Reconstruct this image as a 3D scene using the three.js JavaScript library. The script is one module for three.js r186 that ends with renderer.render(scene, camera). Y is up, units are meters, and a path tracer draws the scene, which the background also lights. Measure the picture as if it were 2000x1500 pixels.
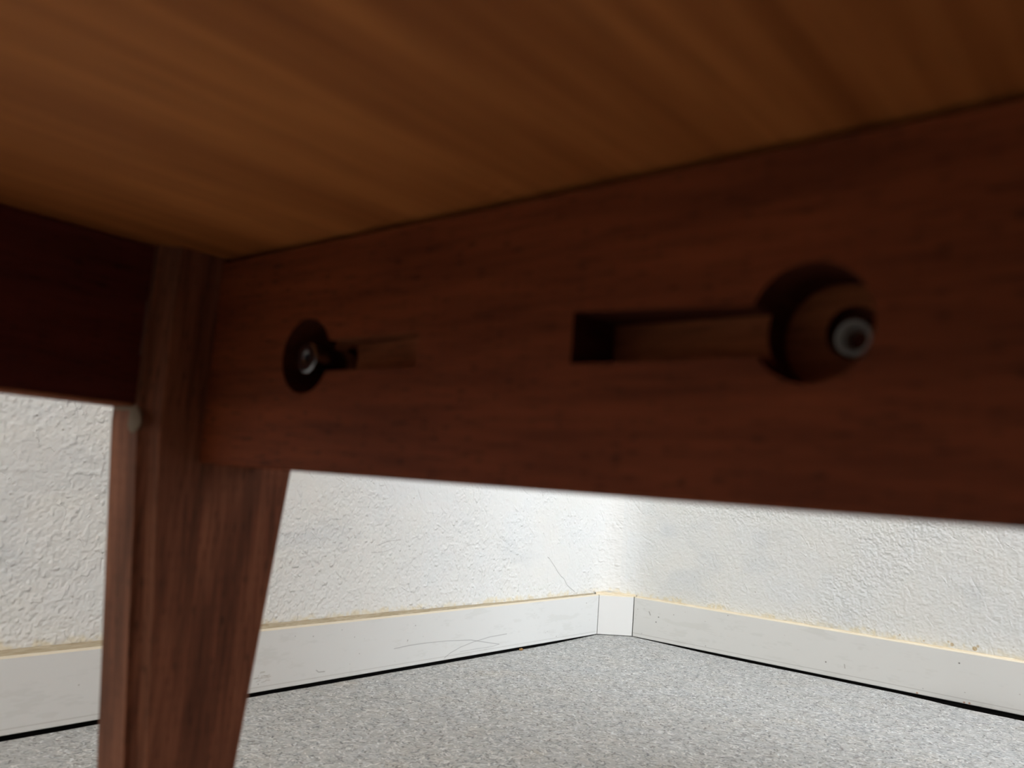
import * as THREE from 'three';
import { RoundedBoxGeometry } from 'three/addons/geometries/RoundedBoxGeometry.js';
import { mergeGeometries } from 'three/addons/utils/BufferGeometryUtils.js';
import { RectAreaLightUniformsLib } from 'three/addons/lights/RectAreaLightUniformsLib.js';
import { Brush, Evaluator, SUBTRACTION } from 'three-bvh-csg';

// ------------------------------------------------------------------ camera, light, exposure
// The origin is the floor where the fronts of the two skirting boards would meet; the left wall runs along x, the right wall along z.
const scene = new THREE.Scene();
const EYE = new THREE.Vector3(-1.432537, 0.279646, 0.890495);
const camera = new THREE.PerspectiveCamera(2 * Math.atan(750 / 1600) * 180 / Math.PI, 4 / 3, 0.01, 40);
camera.position.copy(EYE);
camera.quaternion.setFromRotationMatrix(new THREE.Matrix4().makeBasis(
  new THREE.Vector3(0.630924, 0.073144, 0.772389), new THREE.Vector3(-0.138192, 0.990221, 0.01911), new THREE.Vector3(-0.763438, -0.118795, 0.634862)));
camera.updateProjectionMatrix();
camera.focus = 1.35;
camera.userData.fStop = 11.5;
scene.background = new THREE.Color(0.85, 0.92, 1.0);
scene.backgroundIntensity = 1.0;
RectAreaLightUniformsLib.init();
const ROOM = { x0: -3.6, x1: 0.015, z0: -0.015, z1: 2.02, h: 2.45, t: 0.2 };
const REAR_WINDOW = { a: -0.37, b: -0.03, y0: 0.7, y1: 2.15, power: 39, color: new THREE.Color().setRGB(0.86, 0.92, 1) };
const FAR_WINDOW = { a: 0.42, b: 1.6, y0: 0.12, y1: 2.15, power: 6.2, color: new THREE.Color().setRGB(1, 0.94, 0.895) };
const renderer = new THREE.WebGLRenderer({ antialias: true });
renderer.toneMapping = THREE.LinearToneMapping;
renderer.toneMappingExposure = 1;
renderer.shadowMap.enabled = true;

// ------------------------------------------------------------------ helpers
let seed = 7;
const rnd = () => { seed = (seed + 0x6d2b79f5) | 0; let t = Math.imul(seed ^ (seed >>> 15), 1 | seed); t = (t + Math.imul(t ^ (t >>> 7), 61 | t)) ^ t; return ((t ^ (t >>> 14)) >>> 0) / 4294967296; };
const rr = (a, b) => a + (b - a) * rnd();
const clamp = (x, a = 0, b = 1) => Math.min(b, Math.max(a, x));
const smooth = (a, b, x) => { const t = clamp((x - a) / (b - a)); return t * t * (3 - 2 * t); };
// Periodic value noise on a lattice of nx by ny cells.
function lattice(nx, ny) {
  const g = new Float32Array(nx * ny);
  for (let i = 0; i < g.length; i++) g[i] = rnd();
  return (u, v) => {
    const x = u * nx, y = v * ny, xi = Math.floor(x), yi = Math.floor(y);
    let fx = x - xi, fy = y - yi;
    fx = fx * fx * (3 - 2 * fx); fy = fy * fy * (3 - 2 * fy);
    const x0 = ((xi % nx) + nx) % nx, x1 = (x0 + 1) % nx, y0 = ((yi % ny) + ny) % ny, y1 = (y0 + 1) % ny;
    const a = g[y0 * nx + x0], b = g[y0 * nx + x1], c = g[y1 * nx + x0], d = g[y1 * nx + x1];
    return a + (b - a) * fx + (c - a) * fy + (a - b - c + d) * fx * fy;
  };
}
const fbm = (list) => { const f = list.map(([nx, ny, w]) => [lattice(nx, ny), w]), s = list.reduce((t, l) => t + l[2], 0); return (u, v) => { let t = 0; for (const [g, w] of f) t += w * g(u, v); return t / s; }; };
function texture(w, h, fill, srgb) {
  const data = new Uint8Array(w * h * 4);
  for (let y = 0, i = 0; y < h; y++) for (let x = 0; x < w; x++, i += 4) {
    const c = fill((x + 0.5) / w, (y + 0.5) / h, x, y);
    if (c.length) { data[i] = c[0]; data[i + 1] = c[1]; data[i + 2] = c[2]; } else data[i] = data[i + 1] = data[i + 2] = c;
    data[i + 3] = 255;
  }
  return finish(new THREE.DataTexture(data, w, h), srgb);
}
function finish(t, srgb) {
  t.magFilter = THREE.LinearFilter; t.minFilter = THREE.LinearFilter;
  t.wrapS = t.wrapT = THREE.RepeatWrapping;
  if (srgb) t.colorSpace = THREE.SRGBColorSpace;
  t.needsUpdate = true;
  return t;
}
function sized(t, w, h, ox = 0, oy = 0) { const c = t.clone(); c.repeat.set(1 / w, 1 / h); c.offset.set(-ox / w, -oy / h); c.needsUpdate = true; return c; }
// uv in metres by the way each face points: across the grain v, along the grain u.
function boxUV(g, along = 'z') {
  if (g.index) g = g.toNonIndexed();
  const p = g.attributes.position, n = new THREE.Vector3(), a = new THREE.Vector3(), b = new THREE.Vector3(), c = new THREE.Vector3(), uv = new Float32Array(p.count * 2);
  for (let i = 0; i < p.count; i += 3) {
    a.fromBufferAttribute(p, i); b.fromBufferAttribute(p, i + 1); c.fromBufferAttribute(p, i + 2);
    n.copy(b).sub(a).cross(c.clone().sub(a));
    const x = Math.abs(n.x), y = Math.abs(n.y), z = Math.abs(n.z), main = x >= y && x >= z ? 'x' : y >= z ? 'y' : 'z';
    [a, b, c].forEach((q, k) => {
      const rest = ['x', 'y', 'z'].filter((s) => s !== main), u = rest.includes(along) ? along : rest[0], v = rest.find((s) => s !== u);
      uv[(i + k) * 2] = q[u]; uv[(i + k) * 2 + 1] = q[v] + (main === 'y' ? 0.37 : 0);
    });
  }
  g.setAttribute('uv', new THREE.BufferAttribute(uv, 2));
  return g;
}
const counts = {};
function numbered(name) { const n = counts[name] = (counts[name] ?? -1) + 1; return n ? `${name}_${String(n).padStart(3, '0')}` : name; }
function mesh(name, geometry, material, parent = scene, label) {
  const m = new THREE.Mesh(geometry, material);
  m.name = parent === scene ? numbered(name) : name;
  m.castShadow = m.receiveShadow = true;
  if (label) m.userData.label = label;
  parent.add(m);
  return m;
}
function part(name, geometry, material, parent, label) {
  let n = 0, s = name;
  while (parent.children.some((c) => c.name === s)) s = `${name}_${String(++n).padStart(3, '0')}`;
  return mesh(s, geometry, material, parent, label);
}
function tag(o, label, category, kind) { o.userData.label = label; if (category) o.userData.category = category; if (kind) o.userData.kind = kind; return o; }
const box = (x0, x1, y0, y1, z0, z1) => { const g = new THREE.BoxGeometry(x1 - x0, y1 - y0, z1 - z0); g.translate((x0 + x1) / 2, (y0 + y1) / 2, (z0 + z1) / 2); return g; };
// A strip of quads over rows of points; uv from the function.
function sheet(rows, uvOf) {
  const nx = rows[0].length, pos = [], uv = [], idx = [];
  rows.forEach((r, j) => r.forEach((p, i) => { pos.push(...p); uv.push(...uvOf(p, i, j)); }));
  for (let j = 0; j + 1 < rows.length; j++) for (let i = 0; i + 1 < nx; i++) { const a = j * nx + i; idx.push(a, a + 1, a + nx, a + 1, a + nx + 1, a + nx); }
  const g = new THREE.BufferGeometry();
  g.setAttribute('position', new THREE.Float32BufferAttribute(pos, 3)); g.setAttribute('uv', new THREE.Float32BufferAttribute(uv, 2));
  g.setIndex(idx); g.computeVertexNormals();
  return g;
}

// ------------------------------------------------------------------ plaster
const PW = 2048, PH = 1024, PM = [1.5, 0.75];
function plasterRelief(angle, strokes, seedling, grain, burr) {
  seed = seedling;
  const h = new Float32Array(PW * PH);
  const fine = fbm([[620, 310, 1], [430, 215, 1.1], [270, 135, 0.8], [130, 65, 0.35]]), patch = fbm([[9, 5, 1], [21, 11, 0.8]]), swell = fbm([[12, 6, 1], [30, 15, 0.6], [60, 30, 0.4]]);
  const lump = lattice(240, 120);
  for (let y = 0; y < PH; y++) for (let x = 0; x < PW; x++) {
    const u = x / PW, v = y / PH, m = 0.5 + 0.75 * smooth(0.38, 0.62, patch(u, v));
    const f = fine(u, v);
    h[y * PW + x] = 0.26 * swell(u, v) + grain * m * (f - 0.5) * 2 + 0.26 * m * smooth(0.62, 0.9, lump(u, v)) + 0.08;
  }
  const px = PW / PM[0];
  for (let k = 0; k < strokes; k++) {   // burrs that the trowel left: one side steep, the other soft
    let x = rnd() * PW, y = rnd() * PH, a = angle + rr(-0.5, 0.5);
    const len = rr(0.006, 0.03) * px * (rnd() < 0.15 ? 1.7 : 1), w = rr(0.0006, 0.0013) * px, amp = burr * rr(0.1, 0.44) * (rnd() < 0.5 ? 1 : -1);
    for (let s = 0; s < len; s += 1) {
      a += rr(-0.09, 0.09); x += Math.cos(a); y += Math.sin(a);
      const fade = Math.sin(Math.PI * s / len), R = Math.ceil(w * 3.2), nx = -Math.sin(a), ny = Math.cos(a);
      for (let j = -R; j <= R; j++) for (let i = -R; i <= R; i++) {
        const d = i * nx + j * ny, t = i * Math.cos(a) + j * Math.sin(a);
        if (Math.abs(t) > 0.6) continue;
        const e = d / w, p = e > 0 ? Math.exp(-e * e * 0.35) : Math.exp(-e * e * 4);
        const at = (((y + j) | 0) + PH * 4) % PH * PW + (((x + i) | 0) + PW * 4) % PW;
        h[at] += amp * fade * p * 0.5;
      }
    }
  }
  return texture(PW, PH, (u, v, x, y) => clamp(128 + 95 * (h[y * PW + x] - 0.35), 0, 255));
}
// Colour of the plaster from the skirting board up; marks is drawn in metres (x along the wall, y above the floor).
function plasterColour(x0, x1, y0, y1, base, marks, seedling) {
  seed = seedling;
  const W = 2048, H = 512, stain = fbm([[60, 8, 1], [170, 30, 1], [420, 70, 0.8]]), smudge = fbm([[11, 4, 1], [26, 9, 0.8], [60, 24, 0.5]]), tint = fbm([[18, 6, 1], [50, 14, 1]]);
  const canvas = document.createElement('canvas'); canvas.width = W; canvas.height = H;
  const c = canvas.getContext('2d'), im = c.createImageData(W, H), d = im.data;
  for (let j = 0, i = 0; j < H; j++) for (let k = 0; k < W; k++, i += 4) {
    const u = k / W, v = 1 - j / H, y = y0 + v * (y1 - y0), yb = y - 0.078;
    const n = stain(u, v), edge = Math.min(v, 1 - v, u, 1 - u) < 0.015 ? 0 : 1;
    const s = clamp(smooth(0.009, 0.0, yb - 0.016 * (n - 0.5)) * (0.2 + 0.7 * smooth(0.42, 0.68, n)));   // cream smears of old filler above the board
    const g = edge * smooth(0.56, 0.74, smudge(u, v)) * 0.55, t = edge * (tint(u, v) - 0.5);
    d[i] = base[0] - 2 * s - 13 * g + 3 * t; d[i + 1] = base[1] - 12 * s - 11 * g; d[i + 2] = base[2] - 34 * s - 8 * g - 5 * t; d[i + 3] = 255;
  }
  c.putImageData(im, 0, 0);
  c.setTransform(W / (x1 - x0), 0, 0, -H / (y1 - y0), -x0 * W / (x1 - x0), H + y0 * H / (y1 - y0));
  c.lineCap = c.lineJoin = 'round';
  marks(c);
  const t = finish(new THREE.CanvasTexture(canvas), true);
  t.wrapS = t.wrapT = THREE.ClampToEdgeWrapping;
  t.repeat.set(1 / (x1 - x0), 1 / (y1 - y0)); t.offset.set(-x0 / (x1 - x0), -y0 / (y1 - y0));
  return t;
}
function line(c, pts, width, style) { c.strokeStyle = style; c.lineWidth = width; c.beginPath(); pts.forEach((p, i) => (i ? c.lineTo(...p) : c.moveTo(...p))); c.stroke(); }
const reliefLeft = plasterRelief(-1.0, 1800, 11, 0.33, 1.35), reliefRight = plasterRelief(-0.9, 1500, 12, 0.5, 1);
const WHITE = [233, 234, 231], COOL = [230, 232, 230];
const leftColour = plasterColour(-1.95, 0.0, 0.06, 0.5, WHITE, (c) => {
  line(c, [[-0.205, 0.149], [-0.199, 0.146], [-0.19, 0.138], [-0.181, 0.131], [-0.172, 0.122], [-0.16, 0.113], [-0.15, 0.108], [-0.139, 0.096], [-0.128, 0.09], [-0.112, 0.082]], 0.0008, 'rgba(95,92,88,0.7)');
  line(c, [[-0.62, 0.175], [-0.6, 0.181], [-0.575, 0.183]], 0.0009, 'rgba(120,118,112,0.35)');
  line(c, [[-0.63, 0.165], [-0.605, 0.166], [-0.585, 0.172]], 0.0009, 'rgba(120,118,112,0.3)');
  for (let k = 0; k < 260; k++) { c.fillStyle = `rgba(120,112,100,${rr(0.15, 0.4)})`; c.beginPath(); c.arc(rr(-1.9, -0.05), rr(0.085, 0.42), rr(0.0004, 0.0011), 0, 7); c.fill(); }
}, 21);
const rightColour = plasterColour(0.0, 1.6, 0.06, 0.5, COOL, (c) => {
  for (const [x, y, r, a] of [[0.636, 0.081, 0.0032, 0.55], [0.64, 0.085, 0.002, 0.4], [0.605, 0.0815, 0.0025, 0.45], [0.6, 0.085, 0.0016, 0.35], [0.565, 0.08, 0.0014, 0.4], [0.53, 0.0835, 0.0011, 0.4]]) { c.fillStyle = `rgba(158,126,72,${a})`; c.beginPath(); c.arc(x, y, r, 0, 7); c.fill(); }
  for (let k = 0; k < 200; k++) { c.fillStyle = `rgba(120,112,100,${rr(0.15, 0.4)})`; c.beginPath(); c.arc(rr(0.05, 1.5), rr(0.085, 0.42), rr(0.0004, 0.0011), 0, 7); c.fill(); }
}, 22);
const plaster = (map, relief) => new THREE.MeshStandardMaterial({ map, bumpMap: sized(relief, ...PM), bumpScale: 0.0068, roughness: 0.93 });
const plasterLeft = plaster(leftColour, reliefLeft), plasterRight = plaster(rightColour, reliefRight);
const paint = new THREE.MeshStandardMaterial({ color: new THREE.Color().setRGB(0.83, 0.83, 0.81, THREE.SRGBColorSpace).multiplyScalar(1.2), roughness: 0.9 });

// ------------------------------------------------------------------ the room
const { x0, x1, z0, z1, h: RH, t: RT } = ROOM;
function struct(name, geometry, material, label) { return tag(mesh(name, geometry, material), label, null, 'structure'); }
// The corner is trowelled round: the left wall bends into a shallow crease, the right wall bends away from it.
const cove = [[-0.058, z0], [-0.045, -0.0142], [-0.034, -0.0118], [-0.024, -0.0072], [-0.015, -0.0005], [-0.0075, 0.0075], [-0.0015, 0.0165]];
const coveRight = [[-0.0015, 0.0165], [0.0025, 0.0225], [0.0065, 0.031], [0.0102, 0.041], [0.0132, 0.053], [x1, 0.068]];
function wallShell(line2, thick, flip, vOf) {
  const pts = line2, rows = [0, 0.08, 0.16, 0.24, 0.32, 0.4, 0.6, 1.2, RH].map((y) => pts.map(([x, z]) => [x, y - 0.03, z]));
  const g = sheet(rows, (p) => [vOf(p), p[1]]);
  return g;
}
const leftPlan = [[x0 - RT, z0], [-3, z0], [-2, z0], [-1, z0], [-0.4, z0], [-0.15, z0], ...cove];
const rightPlan = [...coveRight, [x1, 0.12], [x1, 0.4], [x1, 0.8], [x1, 1.6], [x1, 2.4], [x1, z1 + RT]];
const toU = (g) => boxUV(g, 'x');
struct('wall_left', mergeGeometries([wallShell(leftPlan, RT, 1, (p) => p[0]).toNonIndexed(), toU(box(x0 - RT, x1 + RT, -0.03, RH, z0 - RT, z0 - 0.0005))]), plasterLeft, 'white rough plastered wall left of the room corner with a fine crack above the skirting');
struct('wall_right', mergeGeometries([wallShell(rightPlan, RT, 1, (p) => p[2]).toNonIndexed(), boxUV(box(x1 + 0.0005, x1 + RT, -0.03, RH, z0, z1 + RT), 'z')]), plasterRight, 'white rough plastered wall right of the room corner');
// A wall with a window opening, drawn in its own axes (s along the wall, y up, d into the wall) and turned into the room by put.
const glass = new THREE.MeshPhysicalMaterial({ transmission: 1, thickness: 0, roughness: 0, ior: 1.5, color: 0xffffff });
function windowWall(name, label, w, s0, s1, put, toRoom, windowName, windowLabel) {
  const b = (a0, a1, c0, c1, d0, d1) => put(a0, a1, c0, c1, d0, d1);
  struct(name, mergeGeometries([b(s0, w.a, -0.03, RH, 0, RT), b(w.b, s1, -0.03, RH, 0, RT), b(w.a, w.b, -0.03, w.y0, 0, RT), b(w.a, w.b, w.y1, RH, 0, RT)]), paint, label);
  const f = 0.03, mid = (w.a + w.b) / 2, win = new THREE.Group(); win.name = windowName; scene.add(win);
  tag(win, windowLabel, null, 'structure');
  part('window_frame', mergeGeometries([b(w.a, w.a + f, w.y0, w.y1, 0.1, 0.16), b(w.b - f, w.b, w.y0, w.y1, 0.1, 0.16), b(w.a + f, w.b - f, w.y0, w.y0 + f, 0.1, 0.16), b(w.a + f, w.b - f, w.y1 - f, w.y1, 0.1, 0.16), b(mid - f / 2, mid + f / 2, w.y0 + f, w.y1 - f, 0.1, 0.16)]), paint, win);
  part('pane', b(w.a + f, mid - f / 2, w.y0 + f, w.y1 - f, 0.128, 0.132), glass, win);
  part('pane', b(mid + f / 2, w.b - f, w.y0 + f, w.y1 - f, 0.128, 0.132), glass, win);
  const light = new THREE.RectAreaLight(w.color, w.power, w.b - w.a - 2 * f, w.y1 - w.y0 - 2 * f), y = (w.y0 + w.y1) / 2;
  light.name = windowName + '_daylight'; light.position.set(...toRoom(mid, y, 0.08)); light.lookAt(...toRoom(mid, y, -1));
  scene.add(light);
}
windowWall('wall_rear', 'white wall behind the viewer with a narrow window', REAR_WINDOW, x0 - RT, x1 + RT, (a, b, c, d, e, f) => box(a, b, c, d, z1 + e, z1 + f), (s, y, d) => [s, y, z1 + d], 'window_1', 'narrow white framed window in the rear wall beside the added cupboard');
windowWall('wall_far', 'white wall at the far left end of the room with a tall window', FAR_WINDOW, z0 - RT, z1 + RT, (a, b, c, d, e, f) => box(x0 - f, x0 - e, c, d, a, b), (s, y, d) => [x0 - d, y, s], 'window_2', 'wide white framed window reaching almost to the floor in the far wall');
struct('ceiling', box(x0 - RT, x1 + RT, RH, RH + RT, z0 - RT, z1 + RT), paint, 'plain white ceiling');

// carpet: grey needle felt that stops short of the boards; the dark slab shows in the gap
seed = 31;
const CM = 1.1;
const felt = document.createElement('canvas'); felt.width = felt.height = 2048;
{
  const c = felt.getContext('2d'), S = 2048, k = S / CM;
  c.fillStyle = 'rgb(158,158,157)'; c.fillRect(0, 0, S, S);
  for (let i = 0; i < 900; i++) {   // faint clouds of browner and bluer wool
    const x = rnd() * S, y = rnd() * S, q = rr(0.008, 0.035) * k, g = c.createRadialGradient(x, y, 0, x, y, q), t = rnd() < 0.5 ? '170,158,142' : '148,154,164';
    g.addColorStop(0, `rgba(${t},0.16)`); g.addColorStop(1, `rgba(${t},0)`); c.fillStyle = g; c.fillRect(x - q, y - q, 2 * q, 2 * q);
  }
  c.lineCap = 'round';
  for (let i = 0; i < 130000; i++) {
    const x = rnd() * S, y = rnd() * S, a = rnd() * Math.PI, l = rr(0.002, 0.0075) * k, t = rnd();
    const v = t < 0.36 ? rr(96, 132) : t < 0.74 ? rr(176, 208) : rr(142, 172), warm = rr(-3, 4);
    c.strokeStyle = `rgba(${v + warm | 0},${v | 0},${v - warm | 0},${rr(0.18, 0.58)})`; c.lineWidth = rr(0.0006, 0.0022) * k;
    const bend = rr(-0.7, 0.7), x2 = x + l * Math.cos(a + bend), y2 = y + l * Math.sin(a + bend);
    for (const ox of [0, x < 40 ? S : 0]) { c.beginPath(); c.moveTo(x + ox, y); c.quadraticCurveTo(x + ox + l / 2 * Math.cos(a), y + l / 2 * Math.sin(a), x2 + ox, y2); c.stroke(); }
  }
}
const feltMap = finish(new THREE.CanvasTexture(felt), true), feltBump = finish(new THREE.CanvasTexture(felt));
const feltMaterial = new THREE.MeshStandardMaterial({ map: sized(feltMap, CM, CM), bumpMap: sized(feltBump, CM, CM), bumpScale: 0.0016, roughness: 1, color: new THREE.Color(1.27, 1.28, 1.25) });
seed = 33;
const fray = lattice(900, 2), wander = lattice(40, 2);
const edgeZ = (x) => 0.0002 + 0.0016 * (fray(x * 0.25 + 1, 0.2) - 0.5) + 0.002 * (wander(x * 0.25 + 1, 0.2) - 0.5) - 0.0016 * smooth(-0.25, -0.06, x) + 0.001 * smooth(-0.9, -1.6, x);
const edgeX = (z) => -0.0002 - 0.0016 * (fray(z * 0.25, 0.7) - 0.5) - 0.002 * (wander(z * 0.25, 0.7) - 0.5) + 0.0016 * smooth(0.25, 0.06, z) - 0.0125 * smooth(0.53, 0.64, z) - 0.004 * smooth(0.64, 0.9, z);
const carpetY = (x, z) => -0.0044 + 0.0036 * Math.exp(-(((x + 0.02) / 0.13) ** 2) - ((z - 0.03) / 0.13) ** 2) - 0.001 * smooth(-0.9, -1.5, x);
{
  const us = [], n = 190;
  for (let i = 0; i <= n; i++) us.push((i / n) ** 2.2);
  const rows = us.map((b) => us.map((a) => {
    const xr = x0 * a, zr = z1 * b, x = xr + edgeX(zr) * (1 - a), z = zr + edgeZ(xr) * (1 - b);
    return [x, carpetY(x, z), z];
  }));
  const rim = [rows[0].map(([x, , z]) => [x, -0.02, z + 0.0015]), rows[0]];
  const side = [rows.map((r) => r[0]), rows.map((r) => [r[0][0] - 0.0015, -0.02, r[0][2]])];
  const uvOf = (p) => [p[0], p[2]];
  const floor = struct('floor', mergeGeometries([sheet(rows, uvOf), sheet(rim, uvOf), sheet(side, uvOf)].map((g) => g.toNonIndexed())), feltMaterial, 'mottled grey felt carpet covering the floor');
  const slab = part('subfloor', box(x0 - RT, x1 + RT, -0.12, -0.02, z0 - RT, z1 + RT), new THREE.MeshStandardMaterial({ color: 0x0e0c0b, roughness: 0.95 }), floor, 'dark bare slab under the carpet');
  slab.castShadow = false;
  part('joint', mergeGeometries([box(x0, x1, -0.021, 0.004, z0, z0 + 0.002), box(x1 - 0.002, x1, -0.021, 0.004, z0, z1)]), new THREE.MeshStandardMaterial({ color: 0x0c0a09, roughness: 0.95 }), floor, 'black strip painting in the shade of the gap along the foot of the walls');  // solid black strip stands in for the shade under the boards
}

// ------------------------------------------------------------------ skirting boards
seed = 41;
const boardTone = fbm([[30, 4, 1], [80, 12, 1], [300, 40, 0.6]]);
function boardTexture(len, marks) {
  const W = 2048, H = 128, canvas = document.createElement('canvas'); canvas.width = W; canvas.height = H;
  const c = canvas.getContext('2d'), im = c.createImageData(W, H), d = im.data;
  for (let j = 0, i = 0; j < H; j++) for (let k = 0; k < W; k++, i += 4) {
    const t = boardTone(k / W, j / H), g = smooth(0.58, 0.76, t) * 0.6;
    d[i] = 229 - 9 * g; d[i + 1] = 230 - 9 * g; d[i + 2] = 227 - 10 * g; d[i + 3] = 255;
  }
  c.putImageData(im, 0, 0);
  c.setTransform(W / len, 0, 0, -H / 0.08, 0, H); c.lineCap = 'round';
  marks(c);
  const t = finish(new THREE.CanvasTexture(canvas), true);
  t.repeat.set(1 / len, 1 / 0.08);
  return t;
}
const BOARD = 0.075, LB = 2.0;
// marks on the left board, s measured from the corner
const leftBoardMap = boardTexture(LB, (c) => {
  const pencil = 'rgba(112,112,112,0.42)', L = (pts, w = 0.0009, st = pencil) => line(c, pts.map(([x, y]) => [-x, y]), w, st);
  L([[-0.5832, 0.029], [-0.555, 0.0305], [-0.5209, 0.0307], [-0.47, 0.029], [-0.4167, 0.025], [-0.38, 0.0178], [-0.345, 0.0113]]);
  L([[-0.4756, 0.0038], [-0.4626, 0.0101], [-0.44, 0.0165], [-0.41, 0.0215], [-0.37, 0.0255], [-0.3267, 0.0263]]);
  L([[-0.44, 0.0095], [-0.4, 0.0098], [-0.3645, 0.0092], [-0.345, 0.0113]], 0.0008, 'rgba(112,112,112,0.28)');
  L([[-0.72, 0.016], [-0.716, 0.013], [-0.706, 0.0125]], 0.0012, 'rgba(140,138,132,0.5)');
  for (let k = 0; k < 26; k++) { const x = rr(0.79, 0.84), y = rr(0.012, 0.024), a = rr(-0.4, 0.4); line(c, [[x, y], [x + 0.006 * Math.cos(a), y + 0.004 * Math.sin(a)]], 0.0011, 'rgba(165,160,150,0.35)'); }
  for (let k = 0; k < 18; k++) { const x = rr(1.1, 1.35), y = rr(0.02, 0.055), a = rr(0.1, 0.6); line(c, [[x, y], [x + 0.02 * Math.cos(a), y - 0.008 * Math.sin(a)]], 0.0016, 'rgba(165,160,150,0.28)'); }
  for (let k = 0; k < 40; k++) { c.fillStyle = `rgba(90,84,76,${rr(0.3, 0.7)})`; c.beginPath(); c.arc(rr(0.05, 1.8), rr(0.005, 0.07), rr(0.0004, 0.0009), 0, 7); c.fill(); }
  line(c, [[0, 0.0055], [0.25, 0.0062], [0.5, 0.0058], [0.9, 0.0064], [1.3, 0.006], [2, 0.0062]], 0.0008, 'rgba(150,146,138,0.3)');
});
const rightBoardMap = boardTexture(LB, (c) => {
  for (const [x, y] of [[0.618, 0.058], [0.1, 0.035], [0.105, 0.045], [0.42, 0.022]]) { c.fillStyle = 'rgba(80,78,74,0.75)'; c.beginPath(); c.arc(x, y, 0.0011, 0, 7); c.fill(); }
  line(c, [[0.084, 0.052], [0.087, 0.046]], 0.0012, 'rgba(110,104,96,0.7)');
  line(c, [[0.45, 0.024], [0.451, 0.018]], 0.001, 'rgba(130,126,118,0.6)');
  line(c, [[0.05, 0.007], [0.3, 0.0068], [0.5, 0.0075], [0.7, 0.0066], [1, 0.007]], 0.0008, 'rgba(150,148,140,0.4)');
  for (const [x, y] of [[0.625, 0.0022], [0.632, 0.0024], [0.56, 0.002]]) { c.fillStyle = 'rgba(176,120,84,0.8)'; c.beginPath(); c.arc(x, y, 0.0013, 0, 7); c.fill(); }
  for (let k = 0; k < 30; k++) { c.fillStyle = `rgba(90,84,76,${rr(0.3, 0.6)})`; c.beginPath(); c.arc(rr(0.05, 1.6), rr(0.005, 0.07), rr(0.0004, 0.0008), 0, 7); c.fill(); }
});
const gloss = (map) => new THREE.MeshPhysicalMaterial({ map, roughness: 0.42, specularIntensity: 0.7 });
const edgePaint = new THREE.MeshStandardMaterial({ color: 0xe4dac4, roughness: 0.6 });   // yellowed lacquer on the board's upper edge
const filler = (() => {
  seed = 51;
  const n = fbm([[60, 6, 1], [200, 16, 1]]);
  return new THREE.MeshStandardMaterial({ map: sized(texture(1024, 32, (u, v) => { const t = n(u, v); return [178 + 36 * (t - 0.5), 165 + 40 * (t - 0.5), 140 + 46 * (t - 0.5)]; }, true), 1, 0.02), roughness: 0.9 });
})();
const paleFiller = filler.clone(); paleFiller.color.setRGB(1.7, 1.72, 1.76);
// A board runs along +s with its face at depth 0 and its back at -thick; place() turns (s, y, depth) into the room.
function board(name, material, from, to, thick, place, label) {
  const c = 0.0014;
  const ss = []; for (let s = from; s < to; s += 0.04) ss.push(s); ss.push(to);
  const col = (y, d) => ss.map((s) => place(s, y, d));
  const uvOf = (y) => (p, i) => [ss[i], y];
  const strip = (rows) => sheet(rows.map(([y, d]) => col(y, d)), (p, i, j) => [ss[i], rows[j][0]]);
  const body = [strip([[0, -thick], [0, -0.0012], [0.0012, 0], [BOARD - c, 0]]), ...[from, to].map((s) => sheet([[place(s, 0, 0), place(s, BOARD - c, 0)], [place(s, 0, -thick), place(s, BOARD - c, -thick)]], (p) => [s, p[1]]))].map((g) => g.toNonIndexed());
  const o = struct(name, mergeGeometries(body), material, label);
  part('board_edge', strip([[BOARD - c, 0], [BOARD - c * 0.35, -c * 0.3], [BOARD, -c], [BOARD, -thick]]), edgePaint, o, 'yellowed upper edge of the board');
  return { o, strip, ss };
}
function fillerBead(o, from, to, place, depth, heightOf, material) {
  const ss = []; for (let s = from; s < to; s += 0.004) ss.push(s); ss.push(to);
  const top = ss.map((s) => place(s, BOARD + heightOf(s), -depth)), mid = ss.map((s) => place(s, BOARD + heightOf(s) * 0.42, -depth + 0.0038 + 0.001 * Math.sin(s * 310))), low = ss.map((s) => place(s, BOARD - 0.0002, -depth + 0.0085));
  part('filler_bead', sheet([low, mid, top], (p, i, j) => [ss[i], j * 0.006]), material, o, 'uneven filler along the top of the board');
}
seed = 61;
const beadNoise = fbm([[40, 2, 1], [140, 2, 1]]);
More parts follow.
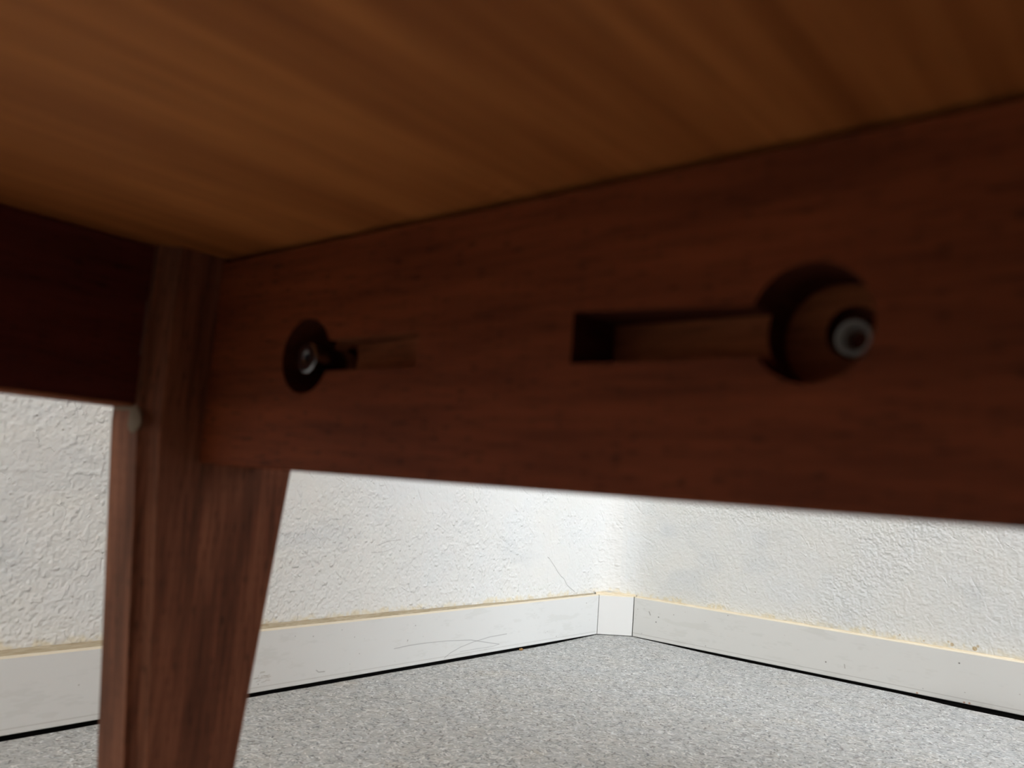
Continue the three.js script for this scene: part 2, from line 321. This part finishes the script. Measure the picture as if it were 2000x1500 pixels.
{
  const placeL = (s, y, d) => [-s, y, d], placeR = (s, y, d) => [-d, y, s];
  const L = board('baseboard_left', gloss(leftBoardMap), 0.05, 3.55, 0.0148, placeL, 'white skirting board with pencil scribbles along the left wall');
  fillerBead(L.o, 0.05, 2.2, placeL, 0.0147, (s) => 0.0015 + 0.0026 * smooth(0.25, 0.65, s) + 0.0016 * (beadNoise(s * 0.4, 0.3) - 0.5), filler);
  const R = board('baseboard_right', gloss(rightBoardMap), 0.0505, 2.0, 0.0148, placeR, 'white skirting board along the right wall with a dark gap under its far end');
  fillerBead(R.o, 0.05, 1.6, placeR, 0.0147, (s) => 0.0011 + 0.0022 * (beadNoise(s * 0.4, 0.8) - 0.5), paleFiller);
  // the short block set across the corner, a hair's breadth from both boards
  const q = Math.SQRT1_2, half = 0.0342, mid = [-0.0246, 0.0246];
  const placeC = (s, y, d) => [mid[0] + q * s - q * d, y, mid[1] + q * s + q * d];   // face looks towards -x, +z
  const face = (s, y, d) => { const dx = q, dz = q; return [mid[0] + s * dx + d * -q, y, mid[1] + s * dz + d * q]; };
  const cornerGloss = new THREE.MeshPhysicalMaterial({ color: 0xe6e7e4, roughness: 0.42, specularIntensity: 0.7 });
  const saved = struct; let block;
  block = board('trim_1', cornerGloss, -half, half, 0.018, face, 'short white corner block set slantwise between the two skirting boards').o;
  const bs = []; for (let s = -0.04; s <= 0.0401; s += 0.004) bs.push(s);
  part('filler_bead', sheet([bs.map((s) => face(s, BOARD - 0.0003, -0.004)), bs.map((s) => face(s, BOARD + 0.003, -0.009)), bs.map((s) => face(s, BOARD + 0.0036 + 0.0006 * Math.sin(s * 190), -0.022))], (p, i, j) => [bs[i], j * 0.006]), paleFiller, block, 'cream filler over the corner block');
}

// ------------------------------------------------------------------ coffee table
// wood
function wood(w, h, base, dark, seedling, along, fineness, contrast, pores) {
  seed = seedling;
  const band = fbm([[along, fineness, 1], [along * 2, fineness * 3, 0.8], [along * 3, fineness * 9, 0.7], [along * 6, fineness * 22, 0.5]]), fleck = lattice(along * 14, fineness * 30), warp = lattice(3, 4);
  return texture(w, h, (u, v) => {
    const vv = v + 0.03 * (warp(u, v) - 0.5);
    const t = clamp(0.5 + contrast * (band(u, vv) - 0.5)), p = pores * smooth(0.72, 0.92, fleck(u, vv));
    return [0, 1, 2].map((k) => (base[k] + (dark[k] - base[k]) * t) * (1 - p));
  }, true);
}
const railMap = wood(1024, 512, [150, 84, 58], [92, 48, 34], 71, 5, 9, 1.15, 0.22);
const legMap = wood(1024, 512, [128, 84, 66], [66, 40, 30], 72, 4, 12, 1.6, 0.25);
const topMap = wood(1024, 1024, [196, 126, 70], [140, 82, 42], 73, 2, 9, 1.9, 0.05);
const rawMap = wood(512, 256, [156, 92, 58], [106, 58, 36], 74, 4, 12, 1.6, 0.2);
const W = (map, w, h, rough, tone = [1, 1, 1], gloss = 0.35) => new THREE.MeshPhysicalMaterial({ map: sized(map, w, h), bumpMap: sized(map, w, h), bumpScale: 0.00025, roughness: rough, specularIntensity: gloss, color: new THREE.Color(...tone) });
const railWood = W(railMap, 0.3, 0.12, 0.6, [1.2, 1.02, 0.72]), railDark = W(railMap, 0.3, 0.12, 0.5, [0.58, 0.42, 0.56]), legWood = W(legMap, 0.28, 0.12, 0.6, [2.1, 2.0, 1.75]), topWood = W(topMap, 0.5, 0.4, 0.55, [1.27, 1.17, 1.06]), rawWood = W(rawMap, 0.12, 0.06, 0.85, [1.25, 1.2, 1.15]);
const shadeCut = W(railMap, 0.3, 0.12, 0.8, [0.5, 0.42, 0.36]);  // darkened rail tone that paints shade onto the pocket walls

const table = new THREE.Group(); table.name = 'coffee_table';
tag(table, 'dark brown wooden coffee table seen from below, with tapered leg and bolted aprons', 'table');
const BASE = new THREE.Vector3(EYE.x - 0.176, -0.0044, EYE.z + 0.07);
table.position.copy(BASE); scene.add(table);
// geometry below is measured from the eye point and then moved to the table's base
const inTable = (g) => { g.translate(EYE.x - BASE.x, EYE.y - BASE.y, EYE.z - BASE.z); return g; };
const TOP = 0.077, XR = 0.1636, ZL = -0.2935, LEGX = 0.141, OUTX = 0.2058, LEGZ = -0.2843, BACKZ = -0.311;
const MIDX = -0.176, MIDZ = 0.07;          // middle of the table, from the eye
const mirror = (g, mx, mz) => {              // a mirrored copy; winding put right again
  g = g.clone(); const p = g.attributes.position, n = g.attributes.normal;
  for (let i = 0; i < p.count; i++) { if (mx) { p.setX(i, 2 * MIDX - p.getX(i)); n.setX(i, -n.getX(i)); } if (mz) { p.setZ(i, 2 * MIDZ - p.getZ(i)); n.setZ(i, -n.getZ(i)); } }
  if (mx !== mz) { for (const a of Object.values(g.attributes)) for (let i = 0; i < p.count; i += 3) for (let k = 0; k < a.itemSize; k++) { const t = a.array[(i + 1) * a.itemSize + k]; a.array[(i + 1) * a.itemSize + k] = a.array[(i + 2) * a.itemSize + k]; a.array[(i + 2) * a.itemSize + k] = t; } }
  return g;
};
// top: rounded slab
{
  const hx = OUTX - MIDX + 0.008, hz = MIDZ - BACKZ + 0.008, g = boxUV(new RoundedBoxGeometry(2 * hx, 0.022, 2 * hz, 3, 0.004), 'x');
  g.translate(MIDX, TOP + 0.011, MIDZ);
  part('tabletop', inTable(g), topWood, table, 'lighter brown veneered underside of the tabletop');
}
// leg: a plank that narrows to the floor, its inner arris worked into a small cove
function legGeometry() {
  const c = 0.0056, foot = -EYE.y - 0.0044 + 0.0, ys = [TOP, 0.03, 0.012, -0.002, -0.02, -0.06, -0.107, -0.16, -0.22, foot + 0.002, foot];
  const inner = (y) => LEGX + (y > 0.012 ? 0 : (0.012 - y) * 0.088) - (y < -0.16 ? (-0.16 - y) * 0.03 : 0), outer = (y) => OUTX - (y > 0.004 ? 0 : (0.004 - y) * 0.1) + (y < -0.16 ? (-0.16 - y) * 0.05 : 0);
  const ring = (y) => { const a = inner(y), b = outer(y), e = 0.0012; return [[a, BACKZ + e], ...[0, 22.5, 45, 67.5, 90].map((t) => [a + c * Math.sin(t * Math.PI / 180), LEGZ - c * Math.cos(t * Math.PI / 180)]), [b - e, LEGZ], [b, LEGZ - e], [b, BACKZ + e], [b - e, BACKZ], [a + e, BACKZ]].map(([x, z]) => [x, y, z]); };
  const pos = [], add = (...q) => q.forEach((p) => pos.push(...p));
  for (let i = 0; i + 1 < ys.length; i++) { const A = ring(ys[i]), B = ring(ys[i + 1]); for (let k = 0; k < A.length; k++) { const m = (k + 1) % A.length; add(A[k], B[k], A[m], A[m], B[k], B[m]); } }
  for (const [y, up] of [[ys[0], 1], [foot, 0]]) { const A = ring(y); for (let k = 1; k < A.length - 1; k++) up ? add(A[0], A[k], A[k + 1]) : add(A[0], A[k + 1], A[k]); }
  const g = new THREE.BufferGeometry(); g.setAttribute('position', new THREE.Float32BufferAttribute(pos, 3)); g.computeVertexNormals();
  return boxUV(g, 'y');
}
const legG = legGeometry();
part('leg', inTable(legG.clone()), legWood, table, 'tapered dark brown leg at the corner nearest the wall corner');
for (const [mx, mz] of [[true, false], [false, true], [true, true]]) part('leg', inTable(mirror(legG, mx, mz)), legWood, table);

// aprons
const RT_ = 0.026;
function railProfile(low, t, gap) {   // (depth, y): front face at depth 0; a thin groove between top edge and tabletop
  return [[0.0009, low], [0, low + 0.0009], [0, TOP - gap], [0.005, TOP - gap], [0.005, TOP], [t, TOP], [t, low]];
}
function extrudeAlong(profile, from, to, turn) {
  const s = new THREE.Shape(profile.map(([a, b]) => new THREE.Vector2(a, b)));
  const g = new THREE.ExtrudeGeometry(s, { depth: to - from, bevelEnabled: false, steps: 1 });
  g.translate(0, 0, from);
  return turn(g);
}
const RAIL_END = MIDZ * 2 - LEGZ;
let endRail = extrudeAlong(railProfile(-0.0016, RT_, 0.0021), LEGZ, RAIL_END, (g) => g.translate(XR, 0, 0));
const keyholes = (() => {
  const ev = new Evaluator(); ev.attributes = ['position', 'normal', 'uv']; ev.useGroups = true;
  const prep = (g) => { g = g.index ? g : g; return g; };
  let body = new Brush(prep(endRail), railWood); endRail.clearGroups(); endRail.addGroup(0, endRail.attributes.position.count, 0); body.material = [railWood];
  const cyl = (y, z, r, d) => { const g = new THREE.CylinderGeometry(r, r, d + 0.02, 48); g.rotateZ(Math.PI / 2); g.translate(XR + d - (d + 0.02) / 2, y, z); return g; };
  const slot = (zA, yA0, yA1, dA, zB, yB0, yB1, dB) => {   // end A towards the corner leg
    const g = new THREE.BoxGeometry(1, 1, 1), p = g.attributes.position;
    for (let i = 0; i < p.count; i++) {
      const b = p.getZ(i) > 0, deep = p.getX(i) > 0, top = p.getY(i) > 0;
      p.setXYZ(i, XR + (deep ? (b ? dB : dA) : -0.01), b ? (top ? yB1 : yB0) : (top ? yA1 : yA0), b ? zB : zA);
    }
    g.computeVertexNormals();
    return g;
  };
  // pocket shade is painted in as a darker wall tone; floors are raw wood
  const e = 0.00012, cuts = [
    [slot(-0.1176 - e, 0.0302 - e, 0.0432 + e, 0.0192, -0.06, 0.0301 - e, 0.0405 + e, 0.0072), shadeCut],
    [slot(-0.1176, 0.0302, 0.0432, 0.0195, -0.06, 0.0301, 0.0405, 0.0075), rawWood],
    [cyl(0.0366, -0.0588, 0.0127, 0.0197), shadeCut],
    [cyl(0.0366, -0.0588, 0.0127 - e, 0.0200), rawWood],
    [cyl(0.0381, -0.0562, 0.0060, 0.0256), shadeCut],
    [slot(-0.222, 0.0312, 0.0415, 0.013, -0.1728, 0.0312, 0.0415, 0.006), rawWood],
    [cyl(0.0366, -0.2262, 0.0127, 0.0197), shadeCut],
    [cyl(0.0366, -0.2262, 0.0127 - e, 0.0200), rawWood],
    [cyl(0.0366, -0.2262, 0.0062, 0.0256), shadeCut],
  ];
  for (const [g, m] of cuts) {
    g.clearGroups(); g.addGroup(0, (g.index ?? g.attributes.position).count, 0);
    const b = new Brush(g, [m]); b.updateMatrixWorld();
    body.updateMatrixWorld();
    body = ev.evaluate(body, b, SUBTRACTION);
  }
  return body;
})();
{
  const groups = keyholes.geometry.groups.map((g) => ({ ...g })), mats = keyholes.material;
  let g = keyholes.geometry; const src = g.index ? g.toNonIndexed() : g;
  const kinds = [railWood, rawWood, shadeCut], lists = kinds.map(() => []);
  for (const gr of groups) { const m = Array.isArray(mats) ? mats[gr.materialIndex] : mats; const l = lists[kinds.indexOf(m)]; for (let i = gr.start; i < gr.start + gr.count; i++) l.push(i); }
  const pieces = lists.map((l) => {
    const q = new THREE.BufferGeometry(); const P = [], N = [];
    for (const i of l) { P.push(src.attributes.position.getX(i), src.attributes.position.getY(i), src.attributes.position.getZ(i)); N.push(src.attributes.normal.getX(i), src.attributes.normal.getY(i), src.attributes.normal.getZ(i)); }
    q.setAttribute('position', new THREE.Float32BufferAttribute(P, 3)); q.setAttribute('normal', new THREE.Float32BufferAttribute(N, 3));
    return boxUV(q, 'z');
  });
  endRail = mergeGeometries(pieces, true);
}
const apron = part('apron', inTable(endRail), [railWood, rawWood, shadeCut], table, 'red-brown end apron with two keyhole slots cut in its inner face');
part('apron', inTable(mirror(boxUV(extrudeAlong(railProfile(-0.0016, RT_, 0.0021), LEGZ, RAIL_END, (g) => g.translate(XR, 0, 0)), 'z'), true, false)), railWood, table);
// the long aprons run along x and are lower than the end ones
const longRail = boxUV(extrudeAlong(railProfile(0.0172, -BACKZ + ZL, 0.0005), 2 * MIDX - LEGX, LEGX, (g) => { g.rotateY(Math.PI / 2); g.translate(0, 0, ZL); return g; }), 'x');
function rawUnderside(g) {   // the lower edge was never stained
  const p = g.attributes.position, lists = [[], []], a = new THREE.Vector3(), b = new THREE.Vector3(), c = new THREE.Vector3();
  for (let i = 0; i < p.count; i += 3) { a.fromBufferAttribute(p, i); b.fromBufferAttribute(p, i + 1).sub(a); c.fromBufferAttribute(p, i + 2).sub(a); b.cross(c).normalize(); lists[b.y < -0.6 ? 1 : 0].push(i, i + 1, i + 2); }
  return mergeGeometries(lists.map((l) => {
    const q = new THREE.BufferGeometry();
    for (const [k, at] of Object.entries(g.attributes)) { const out = new Float32Array(l.length * at.itemSize); l.forEach((i, n) => { for (let d = 0; d < at.itemSize; d++) out[n * at.itemSize + d] = at.array[i * at.itemSize + d]; }); q.setAttribute(k, new THREE.BufferAttribute(out, at.itemSize)); }
    return q;
  }), true);
}
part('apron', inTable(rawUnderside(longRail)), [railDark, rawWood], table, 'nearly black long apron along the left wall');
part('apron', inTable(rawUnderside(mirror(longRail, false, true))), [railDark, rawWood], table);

// bolts in the keyholes
const steel = new THREE.MeshStandardMaterial({ color: 0xeceeec, metalness: 1, roughness: 0.48 }), black = new THREE.MeshStandardMaterial({ color: 0xb4b4b8, metalness: 1, roughness: 0.22 });
function boltHead(r, socket, length, y, z, depth) {
  const s = new THREE.Shape(); s.absarc(0, 0, r - 0.0006, 0, Math.PI * 2, false);
  const hex = new THREE.Path(); for (let k = 0; k <= 6; k++) { const a = k * Math.PI / 3 + 0.3, q = socket; k ? hex.lineTo(q * Math.cos(a), q * Math.sin(a)) : hex.moveTo(q * Math.cos(a), q * Math.sin(a)); }
  s.holes.push(hex);
  const head = new THREE.ExtrudeGeometry(s, { depth: 0.0035, bevelEnabled: true, bevelSize: 0.0006, bevelThickness: 0.0006, bevelSegments: 3, curveSegments: 36 });
  const shank = new THREE.CylinderGeometry(r - 0.0004, r - 0.0004, length - 0.004, 36).toNonIndexed(); shank.rotateX(Math.PI / 2); shank.translate(0, 0, -(length - 0.004) / 2 + 0.0002);
  const g = mergeGeometries([head, shank]); g.rotateY(-Math.PI / 2); g.translate(XR + depth + 0.0041, y, z);
  return g;
}
{ // the right one is a sleeve bolt with a funnel mouth
  const g = new THREE.LatheGeometry([[0.0041, -0.006], [0.0041, -0.0004], [0.0037, 0], [0.0034, -0.0001], [0.0026, -0.0024], [0.0023, -0.0027], [0.0023, -0.006]].map((p) => new THREE.Vector2(...p)), 48);
  g.rotateZ(Math.PI / 2); g.translate(XR + 0.0196, 0.0370, -0.0562);
  part('bolt', inTable(g), steel, apron, 'bright steel sleeve bolt deep in the round pocket');
}
part('bolt', inTable(boltHead(0.0052, 0.0024, 0.02, 0.0362, -0.2262, 0.0004)), black, apron, 'black socket bolt standing level with the apron face');

// glue: a bead that ran down the joint of the long apron and a lump under it
{
  const glue = new THREE.MeshStandardMaterial({ color: 0x86735d, roughness: 0.7 }), P = (x, y, z) => new THREE.Vector3(x, y, z);
  const bead = new THREE.TubeGeometry(new THREE.CatmullRomCurve3([P(LEGX - 0.0002, 0.056, ZL + 0.0003), P(LEGX, 0.05, ZL), P(LEGX, 0.042, ZL + 0.0002), P(LEGX - 0.0003, 0.036, ZL)]), 24, 0.0006, 8);
  part('glue_bead', inTable(bead), new THREE.MeshStandardMaterial({ color: 0x6e4a40, roughness: 0.5 }), table, 'thin dried glue line in the joint');
  const lump = new THREE.SphereGeometry(1, 24, 16); const lp = lump.attributes.position;
  for (let i = 0; i < lp.count; i++) { const x = lp.getX(i), y = lp.getY(i), z = lp.getZ(i), w = 1 + 0.12 * Math.sin(3 * y + 2 * z) + 0.06 * Math.sin(4 * z - 2 * x); lp.setXYZ(i, LEGX + 0.0009 * x, 0.0125 + 0.005 * y * w, ZL + 0.0015 + 0.0048 * z * w); }
  lump.computeVertexNormals();
  part('glue_lump', inTable(lump), glue, table, 'pale lump of glue under the long apron');
  const run = new RoundedBoxGeometry(0.0016, 0.0018, 0.014, 2, 0.0007); run.translate(LEGX + 0.0002, 0.0166, ZL - 0.0075);
  part('glue_lump', inTable(run), glue, table);
}

// ------------------------------------------------------------------ unseen cupboard added by the window so its side cuts off the daylight
{
  const w = new THREE.Group(); w.name = 'added_wardrobe'; w.position.set(-0.94, -0.0044, 1.71); scene.add(w);
  tag(w, 'tall brown wooden cupboard, unseen, added to block daylight from the rear window', 'added_wardrobe');
  const hx = 0.64, d0 = -0.26, d1 = 0.3, H = 2.05;
  part('carcass', boxUV(mergeGeometries([box(-hx, -hx + 0.02, 0.07, H, d0, d1), box(hx - 0.02, hx, 0.07, H, d0, d1), box(-hx + 0.02, hx - 0.02, H - 0.02, H, d0, d1), box(-hx + 0.02, hx - 0.02, 0.07, 0.09, d0, d1), box(-hx + 0.02, hx - 0.02, 0.09, H - 0.02, d1 - 0.01, d1)]), 'y'), legWood, w);
  part('plinth', boxUV(box(-hx + 0.01, hx - 0.01, 0, 0.07, d0 + 0.03, d1), 'x'), legWood, w);
  for (const s of [-1, 1]) {
    const g = new RoundedBoxGeometry(hx - 0.004, H - 0.078, 0.02, 2, 0.003); g.translate(s * hx / 2, (H + 0.07) / 2, d0 - 0.011);
    const door = part('door', boxUV(g, 'y'), legWood, w);
    const k = new THREE.LatheGeometry([[0, 0], [0.006, 0], [0.006, 0.014], [0.014, 0.018], [0.015, 0.026], [0.009, 0.031], [0, 0.032]].map((p) => new THREE.Vector2(...p)), 24); k.rotateX(-Math.PI / 2); k.translate(s * 0.04, 1.02, d0 - 0.021);
    part('knob', k, new THREE.MeshStandardMaterial({ color: 0x8a7a5a, metalness: 1, roughness: 0.4 }), door);
  }
}

// ------------------------------------------------------------------ unseen low seat added to keep the far window's light off the table's rear half
{
  const chair = new THREE.Group(); chair.name = 'added_armchair'; chair.position.set(-2.6, -0.0044, 1.38); scene.add(chair);
  tag(chair, 'dark grey upholstered seat, unseen, added to shade the coffee table', 'added_armchair');
  seed = 81;
  const weave = lattice(256, 256), cloth = new THREE.MeshStandardMaterial({ map: sized(texture(256, 256, (u, v) => { const t = weave(u, v); return [52 + 22 * t, 48 + 20 * t, 45 + 18 * t]; }, true), 0.2, 0.2), roughness: 0.95 });
  const pad = (name, w, h, d, r, x, y, z) => { const g = new RoundedBoxGeometry(w, h, d, 4, r); g.translate(x, y, z); part(name, boxUV(g, 'x'), cloth, chair); };
  pad('base', 0.86, 0.2, 0.86, 0.03, 0, 0.22, 0);
  pad('seat_cushion', 0.66, 0.16, 0.6, 0.05, 0.1, 0.385, 0);
  pad('backrest', 0.2, 0.56, 0.86, 0.06, -0.33, 0.58, 0);
  pad('armrest', 0.66, 0.3, 0.13, 0.05, 0.1, 0.45, -0.365);
  pad('armrest', 0.66, 0.3, 0.13, 0.05, 0.1, 0.45, 0.365);
  for (const [x, z] of [[-0.36, -0.36], [0.36, -0.36], [-0.36, 0.36], [0.36, 0.36]]) { const g = new THREE.CylinderGeometry(0.025, 0.016, 0.13, 20); g.translate(x, 0.065, z); part('leg', boxUV(g, 'y'), legWood, chair); }
}

// ------------------------------------------------------------------ a crumb of filler
{
  const g = new THREE.IcosahedronGeometry(1, 2), p = g.attributes.position;
  for (let i = 0; i < p.count; i++) { const x = p.getX(i), y = p.getY(i), z = p.getZ(i), w = 1 + 0.2 * Math.sin(4 * x + 2) * Math.sin(5 * z + 1) + 0.15 * Math.sin(6 * y + x * 3); p.setXYZ(i, x * 0.0038 * w, (y * 0.5 + 0.42) * 0.004 * w, z * 0.0026 * w); }
  g.computeVertexNormals();
  const m = mesh('filler_crumb', g, new THREE.MeshStandardMaterial({ color: 0xa8814f, roughness: 0.9 }));
  m.position.set(-0.289, -0.0042, 0.0035);
  tag(m, 'tiny tan crumb of filler on the carpet at the foot of the left skirting board', 'crumb');
}

renderer.render(scene, camera);
